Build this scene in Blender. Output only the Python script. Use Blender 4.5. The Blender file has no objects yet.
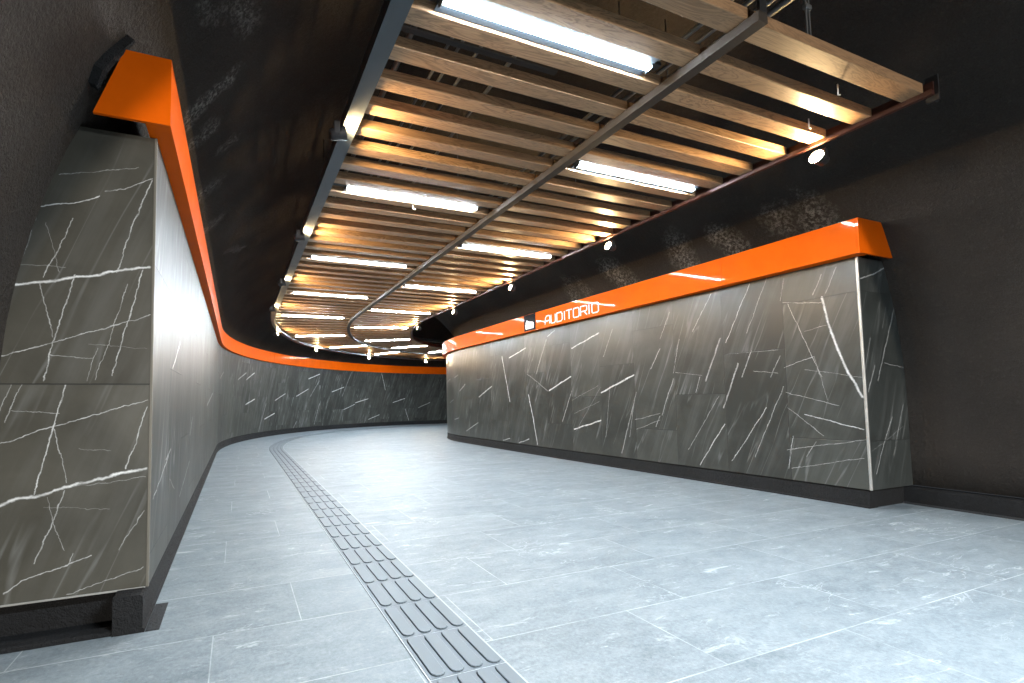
import bpy, math, random
from mathutils import Vector, Matrix
random.seed(7)
sc = bpy.context.scene
COL = sc.collection
PI = math.pi

# ------------------------------------------------------------------ helpers
class MB:
    """collects polygons of one part, then links them as ONE mesh object"""
    def __init__(self): self.v = []; self.f = []; self.uv = []; self.mi = []; self.sm = []
    def face(self, pts, uvs=None, mi=0, smooth=False):
        b = len(self.v); self.v += [tuple(p) for p in pts]; self.f.append(tuple(range(b, b + len(pts))))
        self.uv.append(uvs or [(p[0] + p[1], p[2]) for p in pts]); self.mi.append(mi); self.sm.append(smooth)
    def grid(self, rows, uvs=None, mi=0, smooth=False, closed=False, flip=False):
        """rows: list of equal-length lists of points"""
        b = len(self.v); n = len(rows[0])
        for r in rows: self.v += [tuple(p) for p in r]
        for i in range(len(rows) - 1):
            for j in range(n if closed else n - 1):
                k = (j + 1) % n
                q = [(i, j), (i, k), (i + 1, k), (i + 1, j)]
                if flip: q.reverse()
                self.f.append(tuple(b + a * n + c for a, c in q))
                self.uv.append([uvs[a][c] if uvs else (0, 0) for a, c in q]); self.mi.append(mi); self.sm.append(smooth)
    def box(self, x0, x1, y0, y1, z0, z1, bev=0.0, mi=0):
        if bev <= 0:
            P = [(x, y, z) for z in (z0, z1) for y in (y0, y1) for x in (x0, x1)]
            for q in ((0, 2, 3, 1), (4, 5, 7, 6), (0, 1, 5, 4), (2, 6, 7, 3), (0, 4, 6, 2), (1, 3, 7, 5)):
                self.face([P[i] for i in q], mi=mi)
        else:
            o = octo(x0, x1, y0, y1, bev); i_ = octo(x0 + bev, x1 - bev, y0 + bev, y1 - bev, bev * .6)
            rows = [[(x, y, z0) for x, y in i_], [(x, y, z0 + bev) for x, y in o], [(x, y, z1 - bev) for x, y in o], [(x, y, z1) for x, y in i_]]
            self.grid(rows, closed=True, mi=mi, flip=False)
            self.face(list(reversed(rows[0])), mi=mi); self.face(rows[-1], mi=mi)
    def tube(self, pts, r, n=8, cap=True, mi=0, smooth=True):
        pts = [Vector(p) for p in pts]; rows = []
        for i, p in enumerate(pts):
            d = (pts[min(i + 1, len(pts) - 1)] - pts[max(i - 1, 0)]).normalized()
            a = d.cross(Vector((0, 0, 1)))
            if a.length < 1e-3: a = Vector((1, 0, 0))
            a.normalize(); b = a.cross(d)
            rr = r[i] if isinstance(r, (list, tuple)) else r
            rows.append([p + (a * math.cos(t) + b * math.sin(t)) * rr for t in (2 * PI * k / n for k in range(n))])
        self.grid(rows, closed=True, mi=mi, smooth=smooth)
        if cap: self.face(rows[0], mi=mi); self.face(list(reversed(rows[-1])), mi=mi)
    def build(self, name, mats, parent=None, loc=None, fix=True):
        me = bpy.data.meshes.new(name); me.from_pydata(self.v, [], self.f)
        ul = me.uv_layers.new(name='UVMap'); k = 0
        for uvs in self.uv:
            for u in uvs: ul.data[k].uv = u; k += 1
        for p, mi, s in zip(me.polygons, self.mi, self.sm): p.material_index = mi; p.use_smooth = s
        for m in (mats if isinstance(mats, (list, tuple)) else [mats]): me.materials.append(m)
        if fix:
            import bmesh
            bm = bmesh.new(); bm.from_mesh(me); bmesh.ops.remove_doubles(bm, verts=bm.verts, dist=1e-5)
            bmesh.ops.recalc_face_normals(bm, faces=bm.faces); bm.to_mesh(me); bm.free()
        me.update()
        o = bpy.data.objects.new(name, me); COL.objects.link(o)
        if parent: o.parent = parent
        if loc: o.location = loc
        return o
def octo(x0, x1, y0, y1, c):
    return [(x0 + c, y0), (x1 - c, y0), (x1, y0 + c), (x1, y1 - c), (x1 - c, y1), (x0 + c, y1), (x0, y1 - c), (x0, y0 + c)]
def struct(o): o['kind'] = 'structure'; return o
def tag(o, label, cat, group=None):
    o['label'] = label; o['category'] = cat
    if group: o['group'] = group
    return o
def thing(name, label, cat, loc=(0, 0, 0), rz=0, group=None):
    o = bpy.data.objects.new(name, None); COL.objects.link(o); o.location = loc; o.rotation_euler = (0, 0, rz)
    o.empty_display_size = .1
    return tag(o, label, cat, group)
def dup(src, loc, rot, label=None, group=None):
    r = src.copy(); COL.objects.link(r); r.location = loc; r.rotation_euler = rot
    if label: r['label'] = label
    if group: r['group'] = group
    for ch in list(src.children):
        c = ch.copy(); COL.objects.link(c); c.parent = r
        for g in list(ch.children):
            d = g.copy(); COL.objects.link(d); d.parent = c
    return r
def smooth(t): t = min(max(t, 0), 1); return t * t * (3 - 2 * t)

# ------------------------------------------------------------------ the plan: straight corridor, then a bend to the right
CX, CY, XL = 9.1, 10.3, -.375          # centre of the bend; x of the left cladding
RL = CX - XL
def pt(d, s):
    """d metres in from the left cladding; s = y on the straight, CY + angle*6.6 in the bend"""
    if s <= CY: return (XL + d, s)
    th = (s - CY) / 6.6; r = RL - d
    return (CX - r * math.cos(th), CY + r * math.sin(th))
def ang(s): return 0 if s <= CY else (s - CY) / 6.6
def run(d, s): return s if s <= CY else CY + (RL - d) * ang(s)
def stations(s0, s1, step=.22):
    out = [s0]
    a = min(s1, CY)
    if s0 < CY: n = max(1, int((a - s0) / .6)); out += [s0 + (a - s0) * (i + 1) / n for i in range(n)]
    if s1 > CY:
        b = max(s0, CY); n = max(1, int((s1 - b) / step)); out += [b + (s1 - b) * (i + 1) / n for i in range(n)]
    return out
SEND = CY + 6.6 * 1.72
DR = 5.19 - XL
def taper(s): return .14 * (1 - smooth((s - 2.47) / 6.0))   # the right wall leans out a little towards its corner
def sweep(mb, prof, s0, s1, closed=True, caps=True, dfun=None, mi=0, smooth=False, step=.22, zfun=None, flip=False):
    """prof: list of (d, z) swept along the plan"""
    st = stations(s0, s1, step); rows = []; uvs = []
    pl = [0]
    for a, b in zip(prof, prof[1:]): pl.append(pl[-1] + math.hypot(a[0] - b[0], a[1] - b[1]))
    for s in st:
        e = dfun(s) if dfun else 0; dz = zfun(s) if zfun else 0
        rows.append([(*pt(d + e, s), z + dz) for d, z in prof]); uvs.append([(run(prof[0][0], s), q) for q in pl])
    mb.grid(rows, uvs, closed=closed, mi=mi, smooth=smooth, flip=flip)
    if caps and closed: mb.face(list(reversed(rows[0])), mi=mi); mb.face(rows[-1], mi=mi)

# ------------------------------------------------------------------ node helper
class NT:
    def __init__(self, name):
        self.m = bpy.data.materials.new(name); self.m.use_nodes = True
        self.t = self.m.node_tree; self.b = self.t.nodes['Principled BSDF']; self.out = self.t.nodes['Material Output']
    def n(self, typ, **kw):
        x = self.t.nodes.new(typ)
        for k, v in kw.items(): setattr(x, k, v)
        return x
    def put(self, s, v):
        if isinstance(v, bpy.types.NodeSocket): self.t.links.new(v, s)
        else: s.default_value = v
    def math(self, op, a, b=0.0, c=None, clamp=False):
        x = self.n('ShaderNodeMath', operation=op, use_clamp=clamp); self.put(x.inputs[0], a); self.put(x.inputs[1], b)
        if c is not None: self.put(x.inputs[2], c)
        return x.outputs[0]
    def vec(self, op, a, b=(0, 0, 0), scale=None):
        x = self.n('ShaderNodeVectorMath', operation=op); self.put(x.inputs[0], a)
        if op not in ('LENGTH',): self.put(x.inputs[1], b)
        if scale is not None: self.put(x.inputs['Scale'], scale)
        return x.outputs['Value'] if op in ('DOT_PRODUCT', 'LENGTH') else x.outputs['Vector']
    def comb(self, x, y, z=0.0):
        c = self.n('ShaderNodeCombineXYZ')
        for s, v in zip(c.inputs, (x, y, z)): self.put(s, v)
        return c.outputs[0]
    def sep(self, v):
        c = self.n('ShaderNodeSeparateXYZ'); self.put(c.inputs[0], v); return c.outputs
    def noise(self, v, scale, detail=3, rough=.55, dist=0.0, color=False):
        x = self.n('ShaderNodeTexNoise'); self.put(x.inputs['Vector'], v); self.put(x.inputs['Scale'], scale)
        x.inputs['Detail'].default_value = detail; x.inputs['Roughness'].default_value = rough; x.inputs['Distortion'].default_value = dist
        return x.outputs['Color'] if color else x.outputs['Fac']
    def white(self, v):
        x = self.n('ShaderNodeTexWhiteNoise'); self.put(x.inputs['Vector'], v); return x.outputs['Value']
    def rng(self, v, a, b, c=0.0, d=1.0, mode='LINEAR'):
        x = self.n('ShaderNodeMapRange', interpolation_type=mode, clamp=True) if mode != 'LINEAR' else self.n('ShaderNodeMapRange', clamp=True)
        self.put(x.inputs[0], v)
        for i, q in enumerate((a, b, c, d)): self.put(x.inputs[i + 1], q)
        return x.outputs[0]
    def mix(self, f, a, b, mode='MIX'):
        x = self.n('ShaderNodeMix', data_type='RGBA', blend_type=mode); self.put(x.inputs[0], f)
        for s, v in ((x.inputs[6], a), (x.inputs[7], b)):
            if isinstance(v, tuple) and len(v) == 3: v = (*v, 1)
            self.put(s, v)
        return x.outputs[2]
    def coord(self, what='Object'): return self.n('ShaderNodeTexCoord').outputs[what]
    def uv(self):
        return self.n('ShaderNodeUVMap', uv_map='UVMap').outputs[0]
    def bump(self, h, strength=.3, dist=.01):
        x = self.n('ShaderNodeBump'); x.inputs['Strength'].default_value = strength; x.inputs['Distance'].default_value = dist
        self.put(x.inputs['Height'], h); self.t.links.new(x.outputs[0], self.b.inputs['Normal'])
    def set(self, **kw):
        names = dict(color='Base Color', rough='Roughness', metal='Metallic', spec='Specular IOR Level', coat='Coat Weight', coatr='Coat Roughness', emit='Emission Color', es='Emission Strength')
        for k, v in kw.items():
            if isinstance(v, tuple) and len(v) == 3: v = (*v, 1)
            self.put(self.b.inputs[names[k]], v)
        return self.m
def plain(name, color, rough=.5, metal=0.0, var=.15, scale=12.0, **kw):
    t = NT(name); p = t.coord()
    f = t.noise(p, scale, 4)
    t.set(color=t.mix(f, tuple(c * (1 - var) for c in color), tuple(min(1, c * (1 + var)) for c in color)), metal=metal, **kw)
    t.put(t.b.inputs['Roughness'], t.rng(f, .3, .7, max(0, rough - .06), min(1, rough + .06)))
    return t.m
# ------------------------------------------------------------------ veins traced on each wall: (u0, v0, u1, v1, width, strength) in metres
VR=[(-0.29, 1.982, -0.25, 1.721, 0.011, 1), (-0.25, 1.721, -0.21, 1.553, 0.011, 1), (-0.21, 1.553, -0.13, 1.263, 0.011, 1), (-0.13, 1.263, -0.024, 1.005, 0.011, 1), (-0.591, 1.976, -0.329, 1.202, 0.004, 0.6), (-0.452, 1.669, -0.257, 1.707, 0.003, 0.35), (-0.659, 1.32, -0.383, 1.412, 0.004, 0.6), (-0.383, 1.412, -0.294, 0.979, 0.003, 0.4), (-0.471, 1.286, -0.007, 1.178, 0.003, 0.4), (-0.654, 1.061, -0.206, 0.924, 0.004, 0.5), (-0.493, 0.836, -0.031, 0.707, 0.006, 0.8), (-0.644, 0.904, -0.342, 0.629, 0.004, 0.5), (-0.666, 0.471, -0.022, 0.615, 0.004, 0.55), (-0.64, 0.28, -0.044, 0.452, 0.004, 0.45), (-0.606, 0.612, -0.665, 0.277, 0.005, 0.6), (-0.409, 0.569, -0.498, 0.411, 0.004, 0.4), (-0.163, 2.248, -0.257, 2.012, 0.005, 0.4), (-0.279, 2.205, -0.368, 2.018, 0.005, 0.5), (-0.613, 2.253, -0.661, 2.022, 0.004, 0.4), (-0.637, 1.997, -0.293, 1.926, 0.004, 0.5), (-0.956, 2.276, -1.094, 1.981, 0.006, 0.65), (-1.094, 1.981, -1.253, 1.652, 0.006, 0.65), (-0.778, 2.295, -1.011, 1.729, 0.005, 0.4), (-0.689, 1.442, -0.792, 1.227, 0.006, 0.45), (-0.972, 1.524, -1.088, 1.244, 0.008, 0.5), (-1.123, 1.397, -1.307, 0.9, 0.012, 0.5), (-0.963, 1.3, -0.716, 1.263, 0.004, 0.45), (-0.846, 0.902, -1.24, 0.29, 0.006, 0.7), (-0.669, 1.121, -0.989, 0.36, 0.006, 0.4), (-1.247, 1.518, -0.704, 1.512, 0.003, 0.4), (-1.393, 2.267, -1.657, 1.846, 0.006, 0.5), (-1.313, 1.714, -1.514, 1.221, 0.012, 0.5), (-1.585, 1.271, -1.643, 1.085, 0.006, 0.5), (-1.843, 1.774, -1.945, 1.34, 0.006, 0.4), (-1.307, 0.709, -1.635, 0.2, 0.006, 0.85), (-1.359, 1.034, -1.777, 0.372, 0.005, 0.45), (-1.917, 1.348, -1.559, 1.288, 0.004, 0.35), (-1.948, 1.266, -2.139, 0.793, 0.01, 0.5), (-1.963, 2.142, -2.121, 1.811, 0.006, 0.4), (-2.57, 1.352, -2.834, 1.251, 0.013, 1), (-2.834, 1.251, -3.187, 1.115, 0.013, 1), (-3.217, 0.685, -3.799, 0.527, 0.012, 1), (-3.201, 2.046, -3.805, 1.875, 0.012, 1), (-3.844, 1.404, -4.407, 1.186, 0.012, 1), (-5.031, 1.118, -4.907, 0.719, 0.012, 0.9), (-4.907, 0.719, -4.786, 0.197, 0.012, 0.9), (-5.079, 2.023, -5.657, 1.883, 0.013, 0.9), (-5.926, 1.936, -5.664, 0.996, 0.012, 0.85), (-6.381, 1.327, -6.945, 1.105, 0.014, 0.9), (-2.922, 2.066, -3.121, 1.668, 0.006, 0.45), (-2.536, 1.107, -2.831, 0.229, 0.012, 0.35), (-2.168, 0.782, -2.236, 0.638, 0.006, 0.5), (-2.127, 1.68, -2.283, 1.425, 0.008, 0.55), (-4.457, 2.106, -4.771, 1.505, 0.012, 0.35), (-5.056, 1.522, -4.444, 1.177, 0.008, 0.35), (-3.835, 1.161, -4.083, 0.648, 0.012, 0.35), (-4.221, 2.239, -4.418, 2.158, 0.012, 0.5), (-2.576, 0.716, -2.167, 0.817, 0.005, 0.5), (-2.559, 0.587, -2.171, 0.729, 0.005, 0.4), (-7.63, 1.423, -7.924, 1.271, 0.016, 0.7), (-7.004, 0.519, -7.603, 0.295, 0.012, 0.7), (-5.694, 0.247, -5.944, 0.192, 0.012, 0.7), (-5.04, 0.282, -5.372, 0.177, 0.012, 0.8), (-8.616, 1.602, -9.516, 1.484, 0.016, 0.6), (-8.02, 1.678, -8.259, 1.617, 0.016, 0.5), (-8.348, 1.058, -8.719, 0.977, 0.016, 0.5), (-7.998, 0.601, -8.289, 0.552, 0.016, 0.6), (-3.841, 1.007, -3.247, 1.227, 0.004, 0.3), (-3.788, 0.788, -3.231, 0.981, 0.004, 0.3), (-3.77, 0.485, -3.194, 1.205, 0.004, 0.3), (-3.011, 1.198, -3.122, 0.44, 0.006, 0.3), (-2.59, 0.921, -2.679, 0.469, 0.008, 0.3)]
VF=[(-0.537, 1.525, -0.411, 1.556, 0.011, 1), (-0.411, 1.556, -0.305, 1.591, 0.011, 1), (-0.305, 1.591, -0.224, 1.602, 0.011, 1), (-0.224, 1.602, -0.18, 1.624, 0.011, 1), (-0.18, 1.624, -0.012, 1.662, 0.011, 1), (-0.455, 1.893, -0.299, 1.933, 0.005, 0.75), (-0.299, 1.933, -0.218, 1.972, 0.005, 0.75), (-0.2, 1.999, -0.119, 2.026, 0.004, 0.6), (-0.119, 2.026, -0.008, 2.095, 0.004, 0.6), (-0.382, 2.05, -0.065, 2.141, 0.003, 0.4), (-0.011, 2.085, -0.099, 1.811, 0.005, 0.65), (-0.099, 1.811, -0.146, 1.624, 0.005, 0.65), (-0.326, 1.854, -0.373, 1.708, 0.004, 0.55), (-0.373, 1.708, -0.426, 1.572, 0.004, 0.55), (-0.306, 1.6, -0.383, 1.283, 0.005, 0.65), (-0.383, 1.283, -0.414, 1.116, 0.005, 0.65), (-0.439, 1.545, -0.4, 1.394, 0.004, 0.45), (-0.4, 1.394, -0.384, 1.309, 0.004, 0.45), (-0.578, 1.215, -0.383, 1.283, 0.004, 0.6), (-0.383, 1.283, -0.204, 1.348, 0.004, 0.6), (-0.204, 1.348, -0.005, 1.43, 0.004, 0.6), (-0.04, 1.642, -0.091, 1.411, 0.005, 0.65), (-0.091, 1.411, -0.154, 1.141, 0.005, 0.65), (-0.102, 1.573, -0.172, 1.282, 0.003, 0.5), (-0.172, 1.282, -0.217, 1.118, 0.003, 0.5), (-0.389, 1.227, -0.23, 1.21, 0.003, 0.4), (-0.25, 1.117, -0.214, 1.263, 0.003, 0.5), (-0.53, 1.622, -0.342, 1.632, 0.003, 0.25), (-0.426, 1.824, -0.363, 1.604, 0.003, 0.3), (-0.581, 1.317, -0.552, 1.452, 0.004, 0.3), (-0.552, 1.452, -0.448, 1.89, 0.004, 0.3), (-0.247, 1.279, -0.018, 1.269, 0.002, 0.3), (-0.558, 0.579, -0.497, 0.608, 0.012, 1), (-0.497, 0.608, -0.432, 0.61, 0.012, 1), (-0.432, 0.61, -0.327, 0.638, 0.012, 1), (-0.327, 0.638, -0.204, 0.67, 0.012, 1), (-0.204, 0.67, -0.119, 0.688, 0.012, 1), (-0.119, 0.688, -0.008, 0.702, 0.012, 1), (-0.566, 0.837, -0.368, 0.909, 0.004, 0.65), (-0.368, 0.909, -0.21, 0.96, 0.004, 0.65), (-0.21, 0.96, -0.009, 1.024, 0.004, 0.65), (-0.332, 1.096, -0.368, 0.909, 0.005, 0.75), (-0.368, 0.909, -0.435, 0.621, 0.005, 0.75), (-0.368, 0.901, -0.317, 0.665, 0.004, 0.6), (-0.009, 0.993, -0.09, 0.707, 0.005, 0.7), (-0.491, 1.096, -0.533, 0.969, 0.004, 0.5), (-0.533, 0.969, -0.541, 0.93, 0.004, 0.5), (-0.53, 1.095, -0.57, 0.954, 0.004, 0.4), (-0.523, 0.981, -0.349, 0.966, 0.003, 0.45), (-0.324, 0.625, -0.37, 0.471, 0.005, 0.5), (-0.37, 0.471, -0.425, 0.328, 0.005, 0.5), (-0.387, 0.606, -0.356, 0.469, 0.003, 0.4), (-0.356, 0.469, -0.318, 0.37, 0.003, 0.4), (-0.529, 0.213, -0.461, 0.261, 0.005, 0.7), (-0.461, 0.261, -0.305, 0.302, 0.005, 0.7), (-0.305, 0.302, -0.217, 0.333, 0.005, 0.7), (-0.302, 0.171, -0.01, 0.254, 0.003, 0.6), (-0.286, 0.35, -0.299, 0.304, 0.003, 0.5), (-0.012, 0.508, -0.063, 0.438, 0.004, 0.4), (-0.063, 0.438, -0.109, 0.344, 0.004, 0.4), (-0.398, 0.56, -0.151, 0.533, 0.002, 0.3), (-0.314, 0.641, -0.007, 0.665, 0.003, 0.35), (-0.277, 0.808, -0.15, 0.794, 0.002, 0.25)]
VG=[(0.015, 2.091, 0.232, 2.152, 0.008, 0.7), (0.232, 2.152, 0.44, 2.241, 0.008, 0.7), (0.55, 1.866, 0.396, 1.555, 0.012, 0.4), (0.396, 1.555, 0.196, 1.158, 0.012, 0.4), (0.007, 1.249, 0.114, 1.544, 0.01, 0.3), (0.328, 1.642, 0.406, 1.857, 0.004, 0.3), (0.074, 0.307, 0.2, 0.529, 0.006, 0.7), (0.2, 0.529, 0.387, 0.814, 0.006, 0.7), (0.587, 0.93, 0.371, 0.462, 0.006, 0.4), (0.16, 1.285, 0.034, 1.051, 0.012, 0.4), (0.317, 1.317, 0.657, 1.278, 0.005, 0.4), (0.023, 0.508, 0.561, 0.721, 0.004, 0.25)]
VL=[(15.289, 1.887, 15.936, 2.094, 0.025, 1), (14.571, 1.257, 15.275, 1.519, 0.022, 0.8), (13.259, 1.106, 13.892, 1.335, 0.022, 0.7), (11.228, 0.989, 11.881, 1.14, 0.025, 0.9), (11.269, 1.679, 11.866, 1.907, 0.022, 0.8), (10.593, 1.645, 11.245, 1.868, 0.022, 0.6), (12.589, 0.541, 13.215, 0.695, 0.025, 1), (16.629, 1.438, 17.284, 1.628, 0.025, 0.9), (17.928, 1.006, 18.623, 1.171, 0.025, 0.9), (17.281, 0.739, 17.899, 0.945, 0.022, 0.7), (18.617, 0.3, 19.223, 0.485, 0.022, 0.7), (19.963, 1.0, 20.586, 1.175, 0.025, 0.9), (19.375, 2.244, 19.56, 1.554, 0.022, 0.6), (20.608, 0.711, 20.789, 0.197, 0.022, 0.6), (21.303, 0.757, 21.902, 0.981, 0.022, 0.6), (8.613, 1.575, 9.101, 1.748, 0.02, 0.4), (15.394, 1.263, 15.907, 1.836, 0.03, 0.25), (14.575, 0.379, 14.12, -0.112, 0.03, 0.2), (17.766, 2.31, 17.198, 1.274, 0.03, 0.2), (12.666, 1.004, 12.165, 0.183, 0.03, 0.25), (15.907, 0.983, 15.616, 0.242, 0.03, 0.25), (1.145, 1.44, 0.755, 1.224, 0.012, 0.8), (5.995, 1.19, 4.425, 0.99, 0.02, 0.5), (1.981, 0.732, 2.215, 0.89, 0.012, 0.6), (0.731, 0.729, 0.522, 0.687, 0.008, 0.7), (0.629, 0.697, 0.295, 0.601, 0.006, 0.9), (0.295, 0.601, 0.093, 0.544, 0.006, 0.9), (0.692, 0.55, 0.949, 0.447, 0.004, 0.5), (1.977, 0.515, 1.25, 0.35, 0.008, 0.5)]
STAINS=[(-0.34, 3.44, 2.94, -0.06, 3.37, 3.28, 0.07, 0.8), (-0.33, 3.35, 2.95, -0.25, 3.4, 3.06, 0.06, 0.8), (-0.32, 3.74, 2.97, -0.2, 3.78, 3.13, 0.08, 0.7), (-0.33, 4.65, 2.95, -0.21, 4.72, 3.11, 0.1, 0.5), (-0.31, 5.53, 2.97, -0.21, 5.66, 3.11, 0.1, 0.5), (-0.16, 4.2, 3.17, -0.05, 4.2, 3.3, 0.06, 0.35), (-0.16, 6.99, 3.17, 0.07, 7.56, 3.42, 0.07, 0.35), (-0.02, 2.74, 3.32, 0.06, 2.98, 3.41, 0.1, 0.5), (-0.18, 2.64, 3.15, -0.13, 2.74, 3.21, 0.05, 0.4), (-0.42, 3.74, 2.81, -0.35, 3.78, 2.92, 0.05, 0.4), (5.36, 3.77, 2.96, 5.52, 3.63, 2.71, 0.13, 0.75), (5.36, 3.15, 2.96, 5.43, 3.13, 2.86, 0.12, 0.5), (5.39, 2.86, 2.92, 5.47, 2.84, 2.79, 0.14, 0.55), (5.31, 5.48, 3.02, 5.52, 5.28, 2.71, 0.16, 0.8), (5.31, 4.32, 3.03, 5.49, 4.29, 2.76, 0.15, 0.75), (5.31, 6.44, 3.03, 5.49, 6.46, 2.77, 0.12, 0.5), (5.34, 6.2, 2.99, 5.47, 6.12, 2.79, 0.1, 0.4), (5.26, 2.9, 3.1, 5.32, 2.84, 3.02, 0.05, 0.35)]
CAMF = (463.989, 414.446, 376.766)
CAMR = [[0.9338602, -0.3574681, -0.0110294], [0.0093504, 0.0552331, -0.9984297], [0.3575159, 0.9322907, 0.0549225]]
# ------------------------------------------------------------------ materials
def vein_group():
    g = bpy.data.node_groups.new('vein', 'ShaderNodeTree')
    for nm, ty in (('P', 'NodeSocketVector'), ('A', 'NodeSocketVector'), ('D', 'NodeSocketVector'), ('K', 'NodeSocketVector'), ('Width', 'NodeSocketFloat'), ('Strength', 'NodeSocketFloat'), ('Prev', 'NodeSocketFloat')):
        g.interface.new_socket(nm, in_out='INPUT', socket_type=ty)
    g.interface.new_socket('Mask', in_out='OUTPUT', socket_type='NodeSocketFloat')
    i = g.nodes.new('NodeGroupInput'); o = g.nodes.new('NodeGroupOutput'); L = g.links.new
    def vm(op, a, b=None):
        x = g.nodes.new('ShaderNodeVectorMath'); x.operation = op; L(a, x.inputs[0])
        if b is not None: L(b, x.inputs[1])
        return x
    ap = vm('SUBTRACT', i.outputs['P'], i.outputs['A']).outputs[0]
    t = vm('DOT_PRODUCT', ap, i.outputs['K']).outputs['Value']
    c = g.nodes.new('ShaderNodeClamp'); L(t, c.inputs[0])
    s = vm('SCALE', i.outputs['D']); L(c.outputs[0], s.inputs['Scale'])
    q = vm('SUBTRACT', ap, s.outputs[0]).outputs[0]
    l = vm('LENGTH', q).outputs['Value']
    m = g.nodes.new('ShaderNodeMapRange'); L(l, m.inputs[0]); m.inputs[1].default_value = 0; L(i.outputs['Width'], m.inputs[2]); m.inputs[4].default_value = 0
    L(i.outputs['Strength'], m.inputs[3])
    x = g.nodes.new('ShaderNodeMath'); x.operation = 'MAXIMUM'; L(m.outputs[0], x.inputs[0]); L(i.outputs['Prev'], x.inputs[1])
    L(x.outputs[0], o.inputs[0])
    return g
VG_ = vein_group()
def marble(name, veins, W=.64, H=1.38, v0=.60, step=.46, base=(.050, .052, .046), streak=0.0, period=3, u0=0.0, single=False, rough=.3, faint=.5, spec=.38):
    t = NT(name); uv = t.uv(); u, v, _ = t.sep(uv)
    if single: cu = t.math('MULTIPLY', u, 0.0)
    else: cu = t.math('FLOOR', t.math('DIVIDE', t.math('ABSOLUTE', t.math('SUBTRACT', u, u0)), W))
    lu = t.math('SUBTRACT', t.math('ABSOLUTE', t.math('SUBTRACT', u, u0)), t.math('MULTIPLY', cu, W))
    off = t.math('MULTIPLY', t.math('FLOORED_MODULO', cu, float(period)), step)
    vv = t.math('ADD', t.math('SUBTRACT', v, v0), off)
    cv = t.math('FLOOR', t.math('DIVIDE', vv, H)); lv = t.math('SUBTRACT', vv, t.math('MULTIPLY', cv, H))
    ju = 1.0 if single else t.math('MINIMUM', lu, t.math('SUBTRACT', W, lu))
    jv = t.math('MINIMUM', lv, t.math('SUBTRACT', H, lv))
    joint = t.rng(t.math('MINIMUM', ju, jv), .0018, .0045, 1, 0)
    cell = t.comb(cu, cv, 3.0); rnd = t.white(cell)
    P0 = t.comb(t.math('ADD', u, t.math('MULTIPLY', rnd, 7.0)), v, t.math('MULTIPLY', rnd, 13.0))
    cloud = t.noise(P0, 2.6, 5, .6, .4); fine = t.noise(P0, 60, 3, .7)
    # distorted coordinates give the veins their crooked course
    w1 = t.noise(uv, 7, 4, .6, color=True)
    Pd = t.vec('ADD', uv, t.vec('SCALE', t.vec('SUBTRACT', w1, (.5, .5, .5)), scale=.032))
    w2 = t.noise(uv, 45, 2, .6, color=True)
    Pd = t.vec('ADD', Pd, t.vec('SCALE', t.vec('SUBTRACT', w2, (.5, .5, .5)), scale=.012))
    Pd = t.vec('MULTIPLY', Pd, (1, 1, 0))
    prev = 0.0
    for (ax, ay, bx, by, wd, st) in veins:
        dx, dy = bx - ax, by - ay; l2 = max(dx * dx + dy * dy, 1e-6)
        g = t.n('ShaderNodeGroup'); g.node_tree = VG_
        t.put(g.inputs['P'], Pd); g.inputs['A'].default_value = (ax, ay, 0); g.inputs['D'].default_value = (dx, dy, 0)
        g.inputs['K'].default_value = (dx / l2, dy / l2, 0); g.inputs['Width'].default_value = wd * .85; g.inputs['Strength'].default_value = st; t.put(g.inputs['Prev'], prev)
        prev = g.outputs[0]
    brk = t.rng(t.noise(uv, 14, 4, .65), .30, .62, .35, 1)
    vein = t.math('MULTIPLY', prev, brk)
    # faint hairlines running up to the right, one pattern per tile
    a = t.math('ADD', t.math('MULTIPLY', u, .93), t.math('MULTIPLY', v, -.36))
    b = t.math('ADD', t.math('MULTIPLY', u, .36), t.math('MULTIPLY', v, .93))
    hp = t.comb(t.math('ADD', t.math('MULTIPLY', a, 4.5), t.math('MULTIPLY', rnd, 31.0)), t.math('MULTIPLY', b, .35), t.math('MULTIPLY', rnd, 9.0))
    h = t.noise(hp, 1.0, 3, .5, .2)
    hair = t.rng(t.math('ABSOLUTE', t.math('SUBTRACT', h, .5)), .0, .016, 1, 0)
    hair = t.math('MULTIPLY', t.math('MULTIPLY', hair, .7), t.rng(t.noise(P0, 2.0, 2), .42, .62))
    haze = t.rng(t.noise(hp, 1.7, 4, .65), .48, .75, 0, .55)
    tone = t.math('ADD', t.math('MULTIPLY', cloud, .8), t.math('MULTIPLY', fine, .06))
    tone = t.math('ADD', tone, t.math('MULTIPLY', t.math('SUBTRACT', rnd, .5), .36))
    c = t.mix(t.rng(tone, .3, .9), tuple(x * .62 for x in base), tuple(x * 1.38 for x in base))
    c = t.mix(t.math('MULTIPLY', haze, faint), c, (.16, .165, .16))
    c = t.mix(t.math('MULTIPLY', hair, faint), c, (.26, .27, .265))
    c = t.mix(t.math('MULTIPLY', vein, 1.0, clamp=True), c, (.74, .75, .745))
    c = t.mix(t.math('MULTIPLY', joint, .75), c, (.02, .02, .019))
    t.set(color=c, spec=spec)
    t.put(t.b.inputs['Roughness'], t.math('ADD', rough, t.math('MULTIPLY', t.math('SUBTRACT', cloud, .5), .10)))
    hgt = t.math('ADD', t.math('MULTIPLY', cloud, .02), t.math('MULTIPLY', joint, -.6))
    if streak:
        sp = t.comb(t.math('MULTIPLY', u, 9.0), t.math('MULTIPLY', v, .25), 0.0)
        hgt = t.math('ADD', hgt, t.math('MULTIPLY', t.noise(sp, 1.0, 4, .6), streak))
    t.bump(hgt, .35, .006)
    return t.m
M = {}
M['marble_right'] = marble('marble tile', [(a, b, c, d, w_ * (1.35 if s_ >= .85 else 1.1), s_) for a, b, c, d, w_, s_ in VR], streak=.7, faint=.42)
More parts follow.
